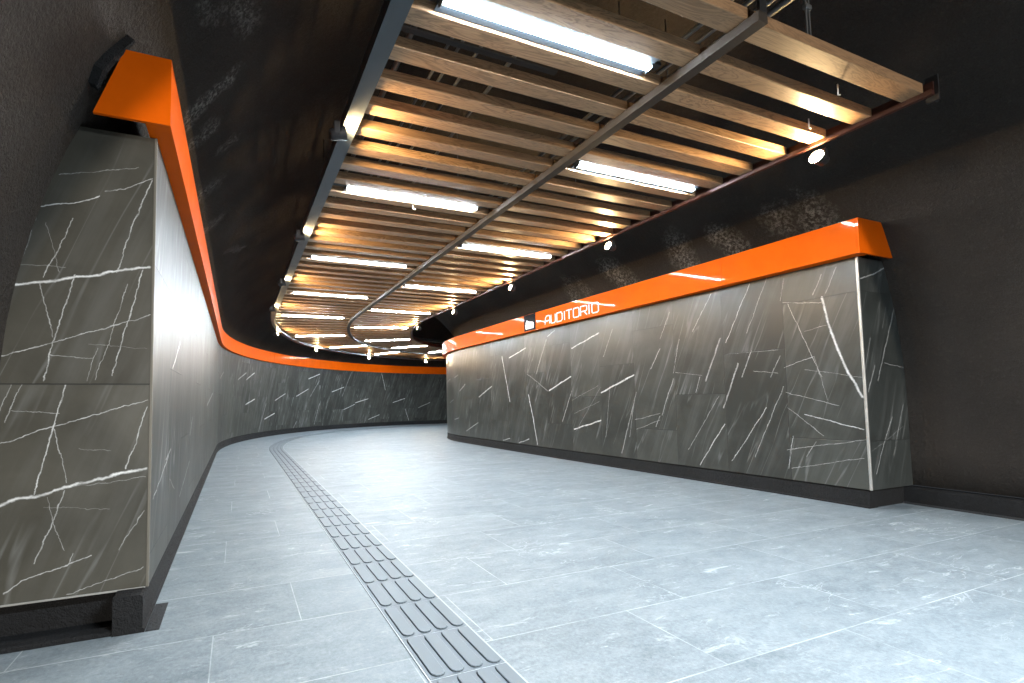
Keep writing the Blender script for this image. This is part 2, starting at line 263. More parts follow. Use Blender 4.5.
M['marble_left'] = marble('marble tile left', VL, streak=.9, v0=.3, rough=.46, spec=.16, faint=.6)
M['marble_lface'] = marble('marble slab', [(a, b, c, d, w_ * .8, s_) for a, b, c, d, w_, s_ in VF], v0=1.098, H=1.38, single=True, base=(.060, .057, .046), rough=.33, faint=.35)
M['marble_rface'] = marble('marble slab dark', VG, v0=.60, single=True, base=(.036, .040, .038), rough=.33, faint=.35)

def shotcrete(name, base, patches=True, bscale=1.0):
    t = NT(name); p = t.coord()
    n1 = t.noise(p, 1.3, 4, .6); n2 = t.noise(p, 26 * bscale, 5, .7); n3 = t.noise(p, 90 * bscale, 3, .7)
    c = t.mix(t.rng(n1, .3, .7), tuple(x * .75 for x in base), tuple(x * 1.3 for x in base))
    c = t.mix(t.rng(n2, .55, .75, 0, .5), c, tuple(x * 1.9 for x in base))
    if patches:
        # lime bloom: pale flecked stains where water has come through
        d = t.noise(p, 6, 5, .7, color=True)
        Pd = t.vec('ADD', p, t.vec('SCALE', t.vec('SUBTRACT', d, (.5, .5, .5)), scale=.30))
        prev = 0.0
        for (ax, ay, az, bx, by, bz, wd, st) in STAINS:
            dv = (bx - ax, by - ay, bz - az); l2 = max(sum(q * q for q in dv), 1e-6)
            g = t.n('ShaderNodeGroup'); g.node_tree = VG_
            t.put(g.inputs['P'], Pd); g.inputs['A'].default_value = (ax, ay, az); g.inputs['D'].default_value = dv
            g.inputs['K'].default_value = tuple(q / l2 for q in dv); g.inputs['Width'].default_value = wd * 1.5; g.inputs['Strength'].default_value = st * .95; t.put(g.inputs['Prev'], prev)
            prev = g.outputs[0]
        fl = t.rng(t.noise(p, 30, 6, .8), .46, .60)
        c = t.mix(t.math('MULTIPLY', prev, fl, clamp=True), c, (.40, .38, .34))
        sp = t.rng(t.noise(p, 75, 2, .5), .78, .82)
        c = t.mix(t.math('MULTIPLY', sp, .4), c, (.22, .215, .20))
    t.set(color=c, spec=.28); t.put(t.b.inputs['Roughness'], t.rng(n3, .3, .7, .7, .95))
    t.bump(t.math('ADD', t.math('MULTIPLY', n2, 1.0), t.math('MULTIPLY', n3, .45)), 1.0, .035)
    return t.m
M['tunnel'] = shotcrete('black sprayed concrete', (.036, .0295, .0245))
M['plinth'] = shotcrete('black plinth', (.016, .016, .017), False, 1.6)

def floor_mat():
    t = NT('grey stone floor'); p = t.coord(); x, y, z = t.sep(p)
    W, Hh = 1.1, .49
    row = t.math('FLOOR', t.math('DIVIDE', t.math('SUBTRACT', y, 1.268), Hh))
    ly = t.math('SUBTRACT', t.math('SUBTRACT', y, 1.268), t.math('MULTIPLY', row, Hh))
    sx = t.math('SUBTRACT', t.math('SUBTRACT', x, 1.74), t.math('MULTIPLY', row, .375))
    col = t.math('FLOOR', t.math('DIVIDE', sx, W)); lx = t.math('SUBTRACT', sx, t.math('MULTIPLY', col, W))
    e = t.math('MINIMUM', t.math('MINIMUM', lx, t.math('SUBTRACT', W, lx)), t.math('MINIMUM', ly, t.math('SUBTRACT', Hh, ly)))
    grout = t.rng(e, .0012, .0036, 1, 0)
    grout = t.math('MULTIPLY', grout, t.rng(t.noise(p, 5, 3, .6), .35, .6, .25, 1))
    rnd = t.white(t.comb(row, col, 1.0))
    q = t.comb(t.math('MULTIPLY', x, .55), t.math('ADD', t.math('MULTIPLY', y, 1.5), t.math('MULTIPLY', rnd, 20.0)), rnd)
    n1 = t.noise(q, 2.2, 6, .65, .3); n2 = t.noise(p, 55, 4, .7); n3 = t.noise(p, 240, 2, .6)
    n4 = t.noise(t.comb(t.math('MULTIPLY', x, 7.0), t.math('MULTIPLY', y, 13.0), rnd), 1.0, 6, .75, .4)
    tone = t.math('ADD', t.math('ADD', t.math('MULTIPLY', n1, .38), t.math('MULTIPLY', n2, .50)), t.math('ADD', t.math('MULTIPLY', n3, .20), t.math('MULTIPLY', n4, .40)))
    c = t.mix(t.rng(tone, .52, .95), (.092, .116, .132), (.285, .320, .338))
    c = t.mix(t.math('MULTIPLY', t.math('SUBTRACT', rnd, .3), .12, clamp=True), c, (.13, .165, .19))
    # pale mineral flakes and scratches lying along the tiles
    qs = t.comb(t.math('MULTIPLY', x, 1.6), t.math('MULTIPLY', y, 6.5), t.math('MULTIPLY', rnd, 8.0))
    fl = t.math('MAXIMUM', t.rng(t.noise(qs, 2.3, 6, .72, .7), .60, .70), t.math('MULTIPLY', t.rng(t.noise(p, 38, 5, .75), .60, .72), .6))
    c = t.mix(t.math('MULTIPLY', fl, .55), c, (.52, .55, .56))
    vn = t.rng(t.math('ABSOLUTE', t.math('SUBTRACT', t.noise(q, 3.1, 5, .6, .6), .5)), 0, .010, 1, 0)
    vn = t.math('MULTIPLY', vn, t.rng(t.noise(p, 1.7, 2), .52, .64))
    c = t.mix(t.math('MULTIPLY', vn, .5), c, (.52, .55, .56))
    c = t.mix(t.math('MULTIPLY', grout, .65), c, (.50, .53, .53))
    t.set(color=c, spec=.22); t.put(t.b.inputs['Roughness'], t.rng(n2, .3, .7, .46, .62))
    t.bump(t.math('SUBTRACT', t.math('MULTIPLY', n2, .6), t.math('MULTIPLY', grout, .5)), .25, .004)
    return t.m
M['floor'] = floor_mat()

def wood_mat():
    t = NT('oiled oak'); p = t.coord(); x, y, z = t.sep(p)
    rnd = t.n('ShaderNodeObjectInfo').outputs['Random']
    r = t.math('MULTIPLY', rnd, 37.0)
    q = t.comb(t.math('ADD', t.math('MULTIPLY', x, 1.3), r), t.math('ADD', t.math('MULTIPLY', y, 11.0), r), t.math('ADD', t.math('MULTIPLY', z, 11.0), r))
    n1 = t.noise(q, 1.1, 4, .55, .9)
    rings = t.math('ABSOLUTE', t.math('SINE', t.math('MULTIPLY', n1, 34.0)))
    q2 = t.comb(t.math('ADD', t.math('MULTIPLY', x, 5.0), r), t.math('MULTIPLY', y, 150.0), t.math('MULTIPLY', z, 150.0))
    pores = t.noise(q2, 1.0, 3, .6)
    f = t.math('ADD', t.math('MULTIPLY', rings, .40), t.math('MULTIPLY', pores, .65))
    c = t.mix(t.rng(f, .22, .85), (.125, .072, .036), (.40, .248, .138))
    c = t.mix(t.math('MULTIPLY', rnd, .45), c, (.19, .115, .065))
    t.set(color=c, spec=.4); t.put(t.b.inputs['Roughness'], t.rng(pores, .3, .7, .36, .5))
    t.bump(pores, .12, .002)
    return t.m
M['wood'] = wood_mat()
def orange_mat():
    t = NT('orange lacquered sheet'); p = t.coord()
    n = t.noise(p, 5, 4, .6); o = t.noise(p, 160, 2)
    t.set(color=t.mix(t.rng(n, .3, .7), (.62, .092, .0015), (.70, .106, .002)), spec=.03, coat=.14, coatr=.035)
    t.put(t.b.inputs['Roughness'], t.rng(n, .3, .7, .42, .5)); t.bump(t.math('ADD', t.math('MULTIPLY', t.noise(p, 1.6, 1), .8), t.math('MULTIPLY', o, .01)), .06, .02)
    return t.m
M['orange'] = orange_mat()
M['steel'] = plain('blue-grey painted steel', (.045, .055, .064), .38, .3, spec=.5)
M['barsteel'] = plain('brown-grey steel flat', (.036, .030, .025), .55, 0.0, spec=.2)
M['darksteel'] = plain('dark bracket steel', (.03, .03, .032), .45, .5)
M['trim'] = plain('satin aluminium edge trim', (.40, .395, .375), .35, .5)
M['trimdark'] = plain('dull bronze edge trim', (.12, .11, .09), .5, .1)
M['galv'] = plain('galvanised conduit', (.12, .125, .13), .42, .5)
M['black'] = plain('matt black sheet', (.004, .004, .005), .6, spec=.08)
M['lamphousing'] = plain('dark blue-grey lamp housing', (.018, .023, .028), .5, spec=.2)
M['white'] = plain('white vinyl', (.75, .74, .72), .45, var=.03)
M['cabletie'] = plain('white plastic tie', (.7, .7, .67), .5)
M['tactile'] = plain('grey tactile tile', (.135, .16, .178), .55, var=.12, spec=.3, scale=40)
M['barshade'] = plain('tactile bar sides with painted shade', (.085, .10, .112), .7, var=.1)  # bar sides: recess shade and some grime put into the colour
M['grout'] = plain('pale grout', (.33, .36, .37), .7)
M['cement'] = shotcrete('dark cement', (.05, .052, .055), False, 2.0)
M['tintsteel'] = plain('steel with painted orange reflection', (.050, .016, .011), .5, .2)  # edge beam steel, reflection of the orange band painted into its colour
def glow(name, col, s):
    t = NT(name); t.set(color=(.8, .8, .8), emit=col, es=s); return t.m
# ------------------------------------------------------------------ camera
FPX, PX, PY = CAMF
CR = CAMR
cam_d = bpy.data.cameras.new('camera'); cam = bpy.data.objects.new('camera', cam_d); COL.objects.link(cam); sc.camera = cam
cam_d.sensor_width = 36; cam_d.lens = FPX / 1024 * 36; cam_d.clip_start = .02; cam_d.clip_end = 200
cam_d.shift_x = (512 - PX) / 1024; cam_d.shift_y = (PY - 341.5) / 1024
mw = Matrix.Identity(4)
for i in range(3):
    mw[i][0] = CR[0][i]; mw[i][1] = -CR[1][i]; mw[i][2] = -CR[2][i]
mw[2][3] = 1.0
cam.matrix_world = mw

# ------------------------------------------------------------------ the tunnel shell
Z0, HB, HT = .165, 2.30, 2.62          # underside of the cladding; underside and top of the orange band
S0 = -3.0
REAR_W = 1150.0
BACK_W = 100.0
DC, ZC, TR = 2.52 - XL, .95, 3.48
def arc(a0, a1, n): return [(DC - TR * math.cos(math.radians(a0 + (a1 - a0) * i / n)), ZC + TR * math.sin(math.radians(a0 + (a1 - a0) * i / n))) for i in range(n + 1)]
def tun_x(z): return math.sqrt(TR * TR - max(0, z - ZC) ** 2)
def shell(name, prof):
    mb = MB(); sweep(mb, prof, S0, SEND, closed=False, smooth=True, step=.3)
    return struct(mb.build(name, M['tunnel'], fix=False))
shell('wall_tunnel_left', [(DC - TR - .08, Z0), (DC - TR, Z0), (DC - TR, .5)] + arc(0, 48, 14))
shell('ceiling', arc(48, 132, 24))
shell('wall_tunnel_right', arc(132, 180, 14) + [(DC + TR, .5), (DC + TR, Z0), (DC + TR + .08, Z0)])
# the far end of the shell, and an unseen rear wall, its arch added to shape the shade
mb = MB(); a = arc(0, 180, 30); mb.face([(*pt(DC - TR, SEND), 0)] + [(*pt(d, SEND), z) for d, z in a] + [(*pt(DC + TR, SEND), 0)])
struct(mb.build('wall_far', M['tunnel'], fix=False))
HX, HY, HZ = 2.3, -14.0, 2.2           # unseen lamp added behind the camera to light the pier ends
kr = (S0 - HY) / (2.4 - HY); ox, oz, orr = HX + kr * (2.47 - HX), HZ + kr * (.17 - HZ), 3.63 * kr
mb = MB(); n = 40
inn = [(ox - orr, 0)] + [(ox - orr * math.cos(PI * i / n), oz + orr * math.sin(PI * i / n)) for i in range(n + 1)] + [(ox + orr, 0)]
outr = [(XL + DC - TR - .1, 0)] + [(XL + DC - (TR + .1) * math.cos(PI * i / n), ZC + (TR + .1) * math.sin(PI * i / n)) for i in range(n + 1)] + [(XL + DC + TR + .1, 0)]
mb.grid([[(x, S0, z) for x, z in inn], [(x, S0, z) for x, z in outr], [(x, S0 - .3, z) for x, z in outr], [(x, S0 - .3, z) for x, z in inn], [(x, S0, z) for x, z in inn]])
struct(mb.build('wall_rear', M['tunnel'], fix=False))
mb = MB(); mb.grid([[(-4, y, 0), (9, y, 0)] for y in (-18, S0)]); struct(mb.build('floor_hall', M['floor'], fix=False))
hl = bpy.data.lights.new('unseen_rear_lamp', 'POINT'); hl.energy = REAR_W; hl.color = (1.0, .90, .78); hl.shadow_soft_size = .12
ho = bpy.data.objects.new('unseen_rear_lamp', hl); COL.objects.link(ho); ho.location = (HX, HY, HZ)
# unseen fill lamp added behind the camera for near floor and walls
bl = bpy.data.lights.new('fill_lamp', 'AREA'); bl.shape = 'RECTANGLE'; bl.size = 1.4; bl.size_y = .10; bl.energy = BACK_W; bl.color = (.84, .93, 1.0)
bo = bpy.data.objects.new('fill_lamp', bl); COL.objects.link(bo); bo.location = (2.3, -1.2, 2.95)
# floor: one slab following the plan
mb = MB(); st = stations(S0, SEND, .3); ds = [DC - TR - .1 + (2 * TR + .2) * i / 8 for i in range(9)]
mb.grid([[(*pt(d, s), 0) for d in ds] for s in st]); struct(mb.build('floor', M['floor'], fix=False))

# ------------------------------------------------------------------ marble cladding
YL, YR = 2.495, 2.47                   # where the cladding starts
XR0 = 5.33
def cladding(name, d, th, s0, mat, dfun, u_of):
    """vertical slab: face at d, thickness th (signed), UV = metres along the wall and height"""
    st = stations(s0 + .004, SEND, .11); mb = MB(); zs = [Z0, Z0 + .004, HB + .01]
    rows, uvs = [], []
    for s in st:
        e = dfun(s); rows.append([(*pt(d + e + th, s), Z0), (*pt(d + e, s), Z0), (*pt(d + e, s), HB - .001), (*pt(d + e + th, s), HB - .001)])
        u = u_of(s); uvs.append([(u, Z0), (u, Z0), (u, HB), (u, HB)])
    mb.grid(rows, uvs, closed=False, smooth=False)
    return struct(mb.build(name, mat, fix=False))
cladding('wall_left', 0, -.03, YL, M['marble_left'], lambda s: 0, lambda s: run(0, s) - YL)
cladding('wall_right', DR, .03, YR, M['marble_right'], taper, lambda s: -(run(DR, s) - YR))
def end_face(name, x_edge, side, y, mat):
    """slab closing the end of the cladding, its outer edge cut to the curve of the tunnel"""
    n = 16; zs = [Z0 + (HB - .005 - Z0) * i / n for i in range(n + 1)]; cx = XL + DC
    out = [(cx + side * (tun_x(z) + .02), z) for z in zs]
    mb = MB(); T = .022
    poly = [(x_edge, Z0)] + out + [(x_edge, HB - .005)]
    for yy, rev in ((y, side < 0), (y + T, side > 0)):
        P = [(px, yy, pz) for px, pz in poly]; U = [(px - x_edge, pz) for px, pz in poly]
        if rev: P.reverse(); U.reverse()
        mb.face(P, U)
    for a, b in zip(poly, poly[1:] + poly[:1]):
        mb.face([(a[0], y, a[1]), (b[0], y, b[1]), (b[0], y + T, b[1]), (a[0], y + T, a[1])], [(a[0] - x_edge, a[1]), (b[0] - x_edge, b[1])] * 2)
    return struct(mb.build(name, mat))
end_face('wall_left_end', XL - .009, -1, YL, M['marble_lface'])
end_face('wall_right_end', XR0 + .012, 1, YR, M['marble_rface'])
mb = MB(); mb.box(XL - .009, XL + .003, YL - .003, YL + .012, Z0 - .002, HB - .003, .002); struct(mb.build('trim_1', M['trimdark']))
mb = MB(); mb.box(XR0 - .004, XR0 + .014, YR - .004, YR + .014, Z0 - .002, HB - .003, .002); struct(mb.build('trim_2', M['trim']))
# thin pale edge strip under the end slab
mb = MB(); mb.box(-.955, XL - .012, YL - .003, YL + .02, Z0 - .008, Z0 + .001, .002); struct(mb.build('trim_3', M['trim']))

# ------------------------------------------------------------------ black plinths
mb = MB(); sweep(mb, [(-.12, 0), (.004, 0), (.004, .012), (-.004, .02), (-.004, Z0 - .012), (-.016, Z0 - .002), (-.12, Z0 - .002)], 2.40, SEND)
struct(mb.build('baseboard_left', M['plinth'], fix=False))
mb = MB(); sweep(mb, [(DR + .12, 0), (DR - .012, 0), (DR - .012, .012), (DR + .004, .02), (DR + .004, Z0 - .025), (DR + .03, Z0 - .004), (DR + .12, Z0 - .004)], YR + .02, SEND, dfun=taper, flip=True)
struct(mb.build('baseboard_right', M['plinth'], fix=False))
mb = MB(); mb.box(-1.0, -.495, YL + .07, YL + .10, 0, Z0 - .004); mb.box(-1.05, -.495, 2.405, 2.47, 0, .022, .006)
mb.box(-1.05, -.495, 2.47, YL + .07, 0, .006)
struct(mb.build('baseboard_left_end', M['plinth']))
mb = MB(); mb.box(XR0 + .105, 5.93, YR + .03, YR + .06, 0, Z0 - .004); struct(mb.build('baseboard_right_end', M['plinth']))
mb = MB(); XB = XL + DC + TR
sweep(mb, [(XB - XL + .08, 0), (XB - XL - .09, 0), (XB - XL - .09, Z0 - .03), (XB - XL - .08, Z0 - .015), (XB - XL + .08, Z0 - .015)], S0, YR + .04, flip=True)
struct(mb.build('baseboard_tunnel_right', M['plinth'], fix=False))
mb = MB(); sweep(mb, [(XB - XL - .09, 0), (XB - XL - .125, 0), (XB - XL - .125, .01), (XB - XL - .09, .014)], S0, YR + .03, flip=True)
struct(mb.build('trim_4', M['cement'], fix=False))
mb = MB(); sweep(mb, [(-.63, 0), (-.585, 0), (-.585, Z0 - .02), (-.63, Z0 - .02)], S0, 2.40); struct(mb.build('baseboard_tunnel_left', M['plinth'], fix=False))
# mortar strip let into the floor beside the plinth
mb = MB(); mb.box(XL + .006, XL + .062, 2.40, 2.70, -.01, .003, .001); struct(mb.build('trim_5', M['cement']))

# ------------------------------------------------------------------ orange bands
OV = .10                               # how far they stand out from the cladding
def band(name, label, d_in, d_out, s0, seams, dfun, flip):
    t = thing(name, label, 'sign band', (*pt((d_in + d_out) / 2, s0 + .05), HB))
    off = -Vector(t.location)
    lo = s0
    for hi in seams + [SEND]:
        mb = MB(); g = .0015
        sweep(mb, [(d_in, HB), (d_out, HB), (d_out, HT), (d_in, HT)], lo + g, hi - g, dfun=dfun, step=.11, flip=flip)
        mb.v = [tuple(Vector(p) + off) for p in mb.v]
        mb.build('panel', M['orange'], t, fix=False); lo = hi
    return t, off
def end_cap(t, off, x_edge, side, y, parent=True):
    cx = XL + DC; n = 6; zs = [HB + (HT - HB) * i / n for i in range(n + 1)]
    poly = [(x_edge, HB)] + ([(-.607, HB), (-.49, HT)] if side < 0 else [(cx + side * (tun_x(z) + .004), z) for z in zs]) + [(x_edge, HT)]
    mb = MB()
    for yy, rev in ((y, side < 0), (y + .018, side > 0)):
        P = [(a, yy, b) for a, b in poly]
        if rev: P.reverse()
        mb.face(P)
    for a, b in zip(poly, poly[1:] + poly[:1]): mb.face([(a[0], y, a[1]), (b[0], y, b[1]), (b[0], y + .018, b[1]), (a[0], y + .018, a[1])])
    # top return of the folded sheet
    tx = -.49 if side < 0 else cx + side * (tun_x(HT) + .004)
    mb.box(min(x_edge, tx), max(x_edge, tx), y + .018, y + .16, HT - .012, HT)
    mb.v = [tuple(Vector(p) + off) for p in mb.v]
    return mb.build('end_cap', M['orange'], t)
TH = lambda a: CY + 6.6 * a
YF = 2.39
YF = 2.36
band_l, off_l = band('orange_band', 'plain orange metal band along the top of the long curved marble wall', -.03, .075, YF + .018, [5.2, 8.0, TH(.06), TH(.30), TH(.553), TH(.85), TH(1.15)], lambda s: 0, False)
end_cap(band_l, off_l, XL + .075, -1, YF); YF = 2.39
band_r, off_r = band('orange_band', 'orange metal band lettered AUDITORIO above the marble wall with the free corner', DR + .05, DR - OV, YF + .018, [3.65, 8.88, TH(.12), TH(.5), TH(1.0)], lambda s: taper(s) * .85, True)
face_d0 = DR - OV + taper(2.39) * .85
end_cap(band_r, off_r, XL + face_d0, 1, YF)

# lettering on the band: outlined capitals with cut corners, and the square station pictogram
GL = {'A': [[(0, 0), (.12, .78), (.34, 1), (.86, 1), (1, .88), (1, 0)], [(.07, .42), (1, .42)]],
      'U': [[(0, 1), (0, .14), (.16, 0), (.84, 0), (1, .14), (1, 1)]],
      'D': [[(0, 0), (.78, 0), (1, .18), (1, .82), (.78, 1), (0, 1), (0, 0)]],
      'I': [[(.5, 0), (.5, 1)]], 'T': [[(0, 1), (1, 1)], [(.5, 1), (.5, 0)]],
      'O': [[(.16, 0), (.84, 0), (1, .12), (1, .88), (.84, 1), (.16, 1), (0, .88), (0, .12), (.16, 0)]],
      'R': [[(0, 0), (0, 1), (.82, 1), (1, .88), (1, .55), (.82, .44), (0, .44)], [(.55, .44), (1, 0)]]}
WORD = [('A', 6.812, 6.679), ('U', 6.644, 6.536), ('D', 6.493, 6.358), ('I', 6.313, 6.289), ('T', 6.259, 6.121), ('O', 6.088, 5.958), ('R', 5.923, 5.785), ('I', 5.75, 5.725), ('O', 5.676, 5.543)]
mb = MB(); ZL0, ZL1 = 2.350, 2.500; SW = .0085
def face_d(s): return DR - OV + taper(s) * .85
def stroke(mb, line, y0, y1):
    P = [Vector((y0 + (y1 - y0) * a, ZL0 + (ZL1 - ZL0) * b)) for a, b in line]
    closed = (P[0] - P[-1]).length < 1e-6
    if closed: P = P[:-1]
    n = len(P); L = []; Rr = []
    for i in range(n):
        pa = P[i - 1] if (i or closed) else None; pb = P[(i + 1) % n] if (i < n - 1 or closed) else None
        d1 = (P[i] - pa).normalized() if pa is not None else None; d2 = (pb - P[i]).normalized() if pb is not None else None
        if d1 is None: d1 = d2
        if d2 is None: d2 = d1
        t = (d1 + d2).normalized(); nn = Vector((-t.y, t.x)); k = 1 / max(.5, nn.dot(Vector((-d1.y, d1.x))))
        L.append(P[i] + nn * SW * k); Rr.append(P[i] - nn * SW * k)
    def q(p, h): return (XL + face_d(p.x) - h, p.x, p.y)
    rng = range(n) if closed else range(n - 1)
    for i in rng:
        j = (i + 1) % n
        a, b, c, d = L[i], L[j], Rr[j], Rr[i]
        mb.face([q(a, .003), q(b, .003), q(c, .003), q(d, .003)])
        mb.face([q(a, -.001), q(b, -.001), q(b, .003), q(a, .003)]); mb.face([q(d, -.001), q(c, -.001), q(c, .003), q(d, .003)])
for ch, y0, y1 in WORD:
    for ln in GL[ch]: stroke(mb, ln, y0, y1)
mb.v = [tuple(Vector(p) + off_r) for p in mb.v]
lt = mb.build('lettering', M['white'], band_r, fix=False); lt['label'] = 'white outlined capitals reading AUDITORIO'
mb = MB(); y0, y1 = 7.44, 7.08; xx = XL + face_d(7.3)
mb.box(xx - .004, xx + .002, y1, y0, HB + .012, HT - .004, .001); mb.v = [tuple(Vector(p) + off_r) for p in mb.v]
pl = mb.build('pictogram_plate', M['black'], band_r); pl['label'] = 'black square plate with a white hall-shaped sign'
mb = MB()
shape = [(.16, .12), (.84, .12), (.88, .38), (.78, .50), (.46, .57), (.26, .68), (.18, .54), (.14, .38)]
fr = [(y0 + (y1 - y0) * a, HB + .012 + (HT - HB - .016) * b) for a, b in shape]
mb.face([(xx - .0065, a, b) for a, b in fr])
for a, b in zip(fr, fr[1:] + fr[:1]): mb.face([(xx - .0065, *a), (xx - .0065, *b), (xx - .0035, *b), (xx - .0035, *a)])
mb.v = [tuple(Vector(p) + off_r) for p in mb.v]
mb.build('pictogram', M['white'], pl)
# small dark doorway strokes inside the white shape
mb = MB()
for a0, a1, b0, b1 in ((.20, .25, .20, .46), (.33, .37, .20, .36)):
    q = [(y0 + (y1 - y0) * a, HB + .012 + (HT - HB - .016) * b) for a, b in ((a0, b0), (a1, b0), (a1, b1), (a0, b1))]
    mb.face([(xx - .0075, a, b) for a, b in q])
    for a, b in zip(q, q[1:] + q[:1]): mb.face([(xx - .0075, *a), (xx - .0075, *b), (xx - .006, *b), (xx - .006, *a)])
mb.v = [tuple(Vector(p) + off_r) for p in mb.v]
mb.build('pictogram_line', M['galv'], pl)

# dark rubber flap left on the tunnel wall at the free end of the plain band
mb = MB()
fl = [(-.615, 2.37, 2.42), (-.585, 2.34, 2.48), (-.545, 2.35, 2.56), (-.475, 2.38, 2.69)]
rows = []
for i, (x, y, z) in enumerate(fl):
    w = (.016, .019, .015, .007)[i]; k = (.006, .010, .008, .004)[i]
    rows.append([(x - .02, y - w, z + .02), (x + .02, y - w, z - .006), (x + .02 + k, y, z - .01), (x + .02, y + w, z - .006), (x - .02, y + w, z + .02)])
mb.grid(rows, closed=True); mb.face(rows[0]); mb.face(rows[-1])
o = mb.build('rubber_strip', M['plinth']); tag(o, 'torn black strip stuck to the tunnel wall beside the end of the plain orange band', 'strip')

# ------------------------------------------------------------------ tactile strip
TL = .315; D0 = .657 - XL
mb = MB(); mb.box(-TL / 2 + .002, TL / 2 - .002, -TL / 2 + .002, TL / 2 - .002, -.004, .004, .001, mi=0)
for k in range(4):
    cx = -TL / 2 + TL * (k + .5) / 4 + .004
    def ring(w, l, z, n=6):
        P = []
        for q in range(n + 1): a = PI * q / n; P.append((cx + w * math.cos(a), l - w + w * math.sin(a), z))
        for q in range(n + 1): a = PI + PI * q / n; P.append((cx + w * math.cos(a), -l + w + w * math.sin(a), z))
        return P
    rows = [ring(.0290, .1500, .0040), ring(.0280, .1490, .0085), ring(.0258, .1468, .0105)]
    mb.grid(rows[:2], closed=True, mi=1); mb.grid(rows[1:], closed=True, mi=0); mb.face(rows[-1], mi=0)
tile0 = None; tl_label = 'grey ribbed tactile paving tile in the strip set along the floor'
s = 1.59 - TL * 3.5; k = 0
while s < CY:
    p = pt(D0 + TL / 2, s)
    if tile0 is None:
        tile0 = mb.build('tactile_tile', [M['tactile'], M['barshade']], fix=False); tag(tile0, tl_label, 'paving tile', 'tactile paving tiles'); tile0.location = (*p, 0)
    else:
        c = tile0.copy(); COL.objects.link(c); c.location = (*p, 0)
    s += TL; k += 1
rm = RL - D0 - TL / 2; a = (s - CY) / rm
while a < 1.55:
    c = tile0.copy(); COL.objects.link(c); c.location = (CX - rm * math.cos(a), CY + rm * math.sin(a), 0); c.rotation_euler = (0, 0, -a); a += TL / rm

mb = MB(); sweep(mb, [(D0 - .005, -.005), (D0 + TL + .005, -.005), (D0 + TL + .005, .0032), (D0 - .005, .0032)], S0, CY + 6.6 * 1.56); struct(mb.build('trim_6', M['grout'], fix=False))

# ------------------------------------------------------------------ slatted ceiling
ZS = 3.0                               # underside of the slats
def zdrop(s): return -.12 * smooth(ang(s) / .55)
DBL0, DBL1 = .68 - XL, .785 - XL       # outer edge beam
DBM0, DBM1 = 2.49 - XL, 2.56 - XL     # centre bar
DBR0, DBR1 = 4.205 - XL, 4.24 - XL     # inner edge beam
SF = 1.52; SCE = CY + 6.6 * 1.62
frame = thing('suspension_grid', 'grey steel frame of two edge beams and a centre bar carrying the wood slats', 'ceiling frame', (2.52, SF, 2.945))
offf = -Vector(frame.location)
def fpart(mb, name, mat):
    mb.v = [tuple(Vector(p) + offf) for p in mb.v]; return mb.build(name, mat, frame, fix=False)
for nm, d0, d1, s0, mt, web in (('edge_beam', DBL0, DBL1, SF - .6, 'steel', -1), ('centre_bar', DBM0, DBM1, SF - .03, 'barsteel', 0), ('edge_beam', DBR0, DBR1, SF - .01, 'tintsteel', 1)):
    mb = MB()
    if web == -1: prof = [(d0, 2.945), (d1, 2.945), (d1, 2.999), (d0 + .012, 2.999), (d0 + .012, 3.035), (d0, 3.035)]
    elif web == 1: prof = [(d0, 2.968), (d1, 2.968), (d1, 3.06), (d1 - .01, 3.06), (d1 - .01, 2.999), (d0, 2.999)]
    else: prof = [(d0, 2.945), (d1, 2.945), (d1, 2.999), (d0, 2.999)]
    sweep(mb, prof, s0, SCE, zfun=zdrop, step=.2); b = fpart(mb, nm, M[mt])
    if web == 1: b['label'] = 'edge beam with the orange reflection painted in'
# end plate on the corner of the frame
mb = MB(); mb.box(XL + DBR1, XL + DBR1 + .012, SF - .03, SF + .03, 2.93, 3.10); mb.box(XL + DBR1 + .012, XL + DBR1 + .05, SF - .012, SF, 2.935, 2.945); fpart(mb, 'end_plate', M['darksteel'])
mb = MB(); mb.box(XL + DBM0 + .012, XL + DBM1 - .002, SF - .03, SF - .018, 2.999, 4.2); fpart(mb, 'hanger', M['darksteel'])
for d, s in ((DBR1 - .006, 4.9), (DBR1 - .006, 8.4), (DBM0 + .03, 5.0), (DBM0 + .03, 8.6), (DBM0 + .03, TH(.4)), (DBR1 - .006, TH(.45))):
    x, y = pt(d, s); zt = ZC + math.sqrt(TR * TR - (d - DC) ** 2) + .03
    mb = MB(); mb.tube([(x, y, 3.0 + zdrop(s)), (x, y, zt)], .007, 6); fpart(mb, 'hanger', M['galv'])
# twin suspension rods over the front slat, with their coupling
for k, dx in enumerate((0, .03)):
    mb = MB(); x = 3.10 + dx; mb.tube([(x, 1.60, 3.06), (x - .01 * k, 1.60, 4.12)], .006, 6); fpart(mb, 'hanger', M['galv'])
mb = MB(); mb.box(3.09, 3.14, 1.588, 1.612, 3.28, 3.31, .004); fpart(mb, 'rod_coupling', M['galv'])

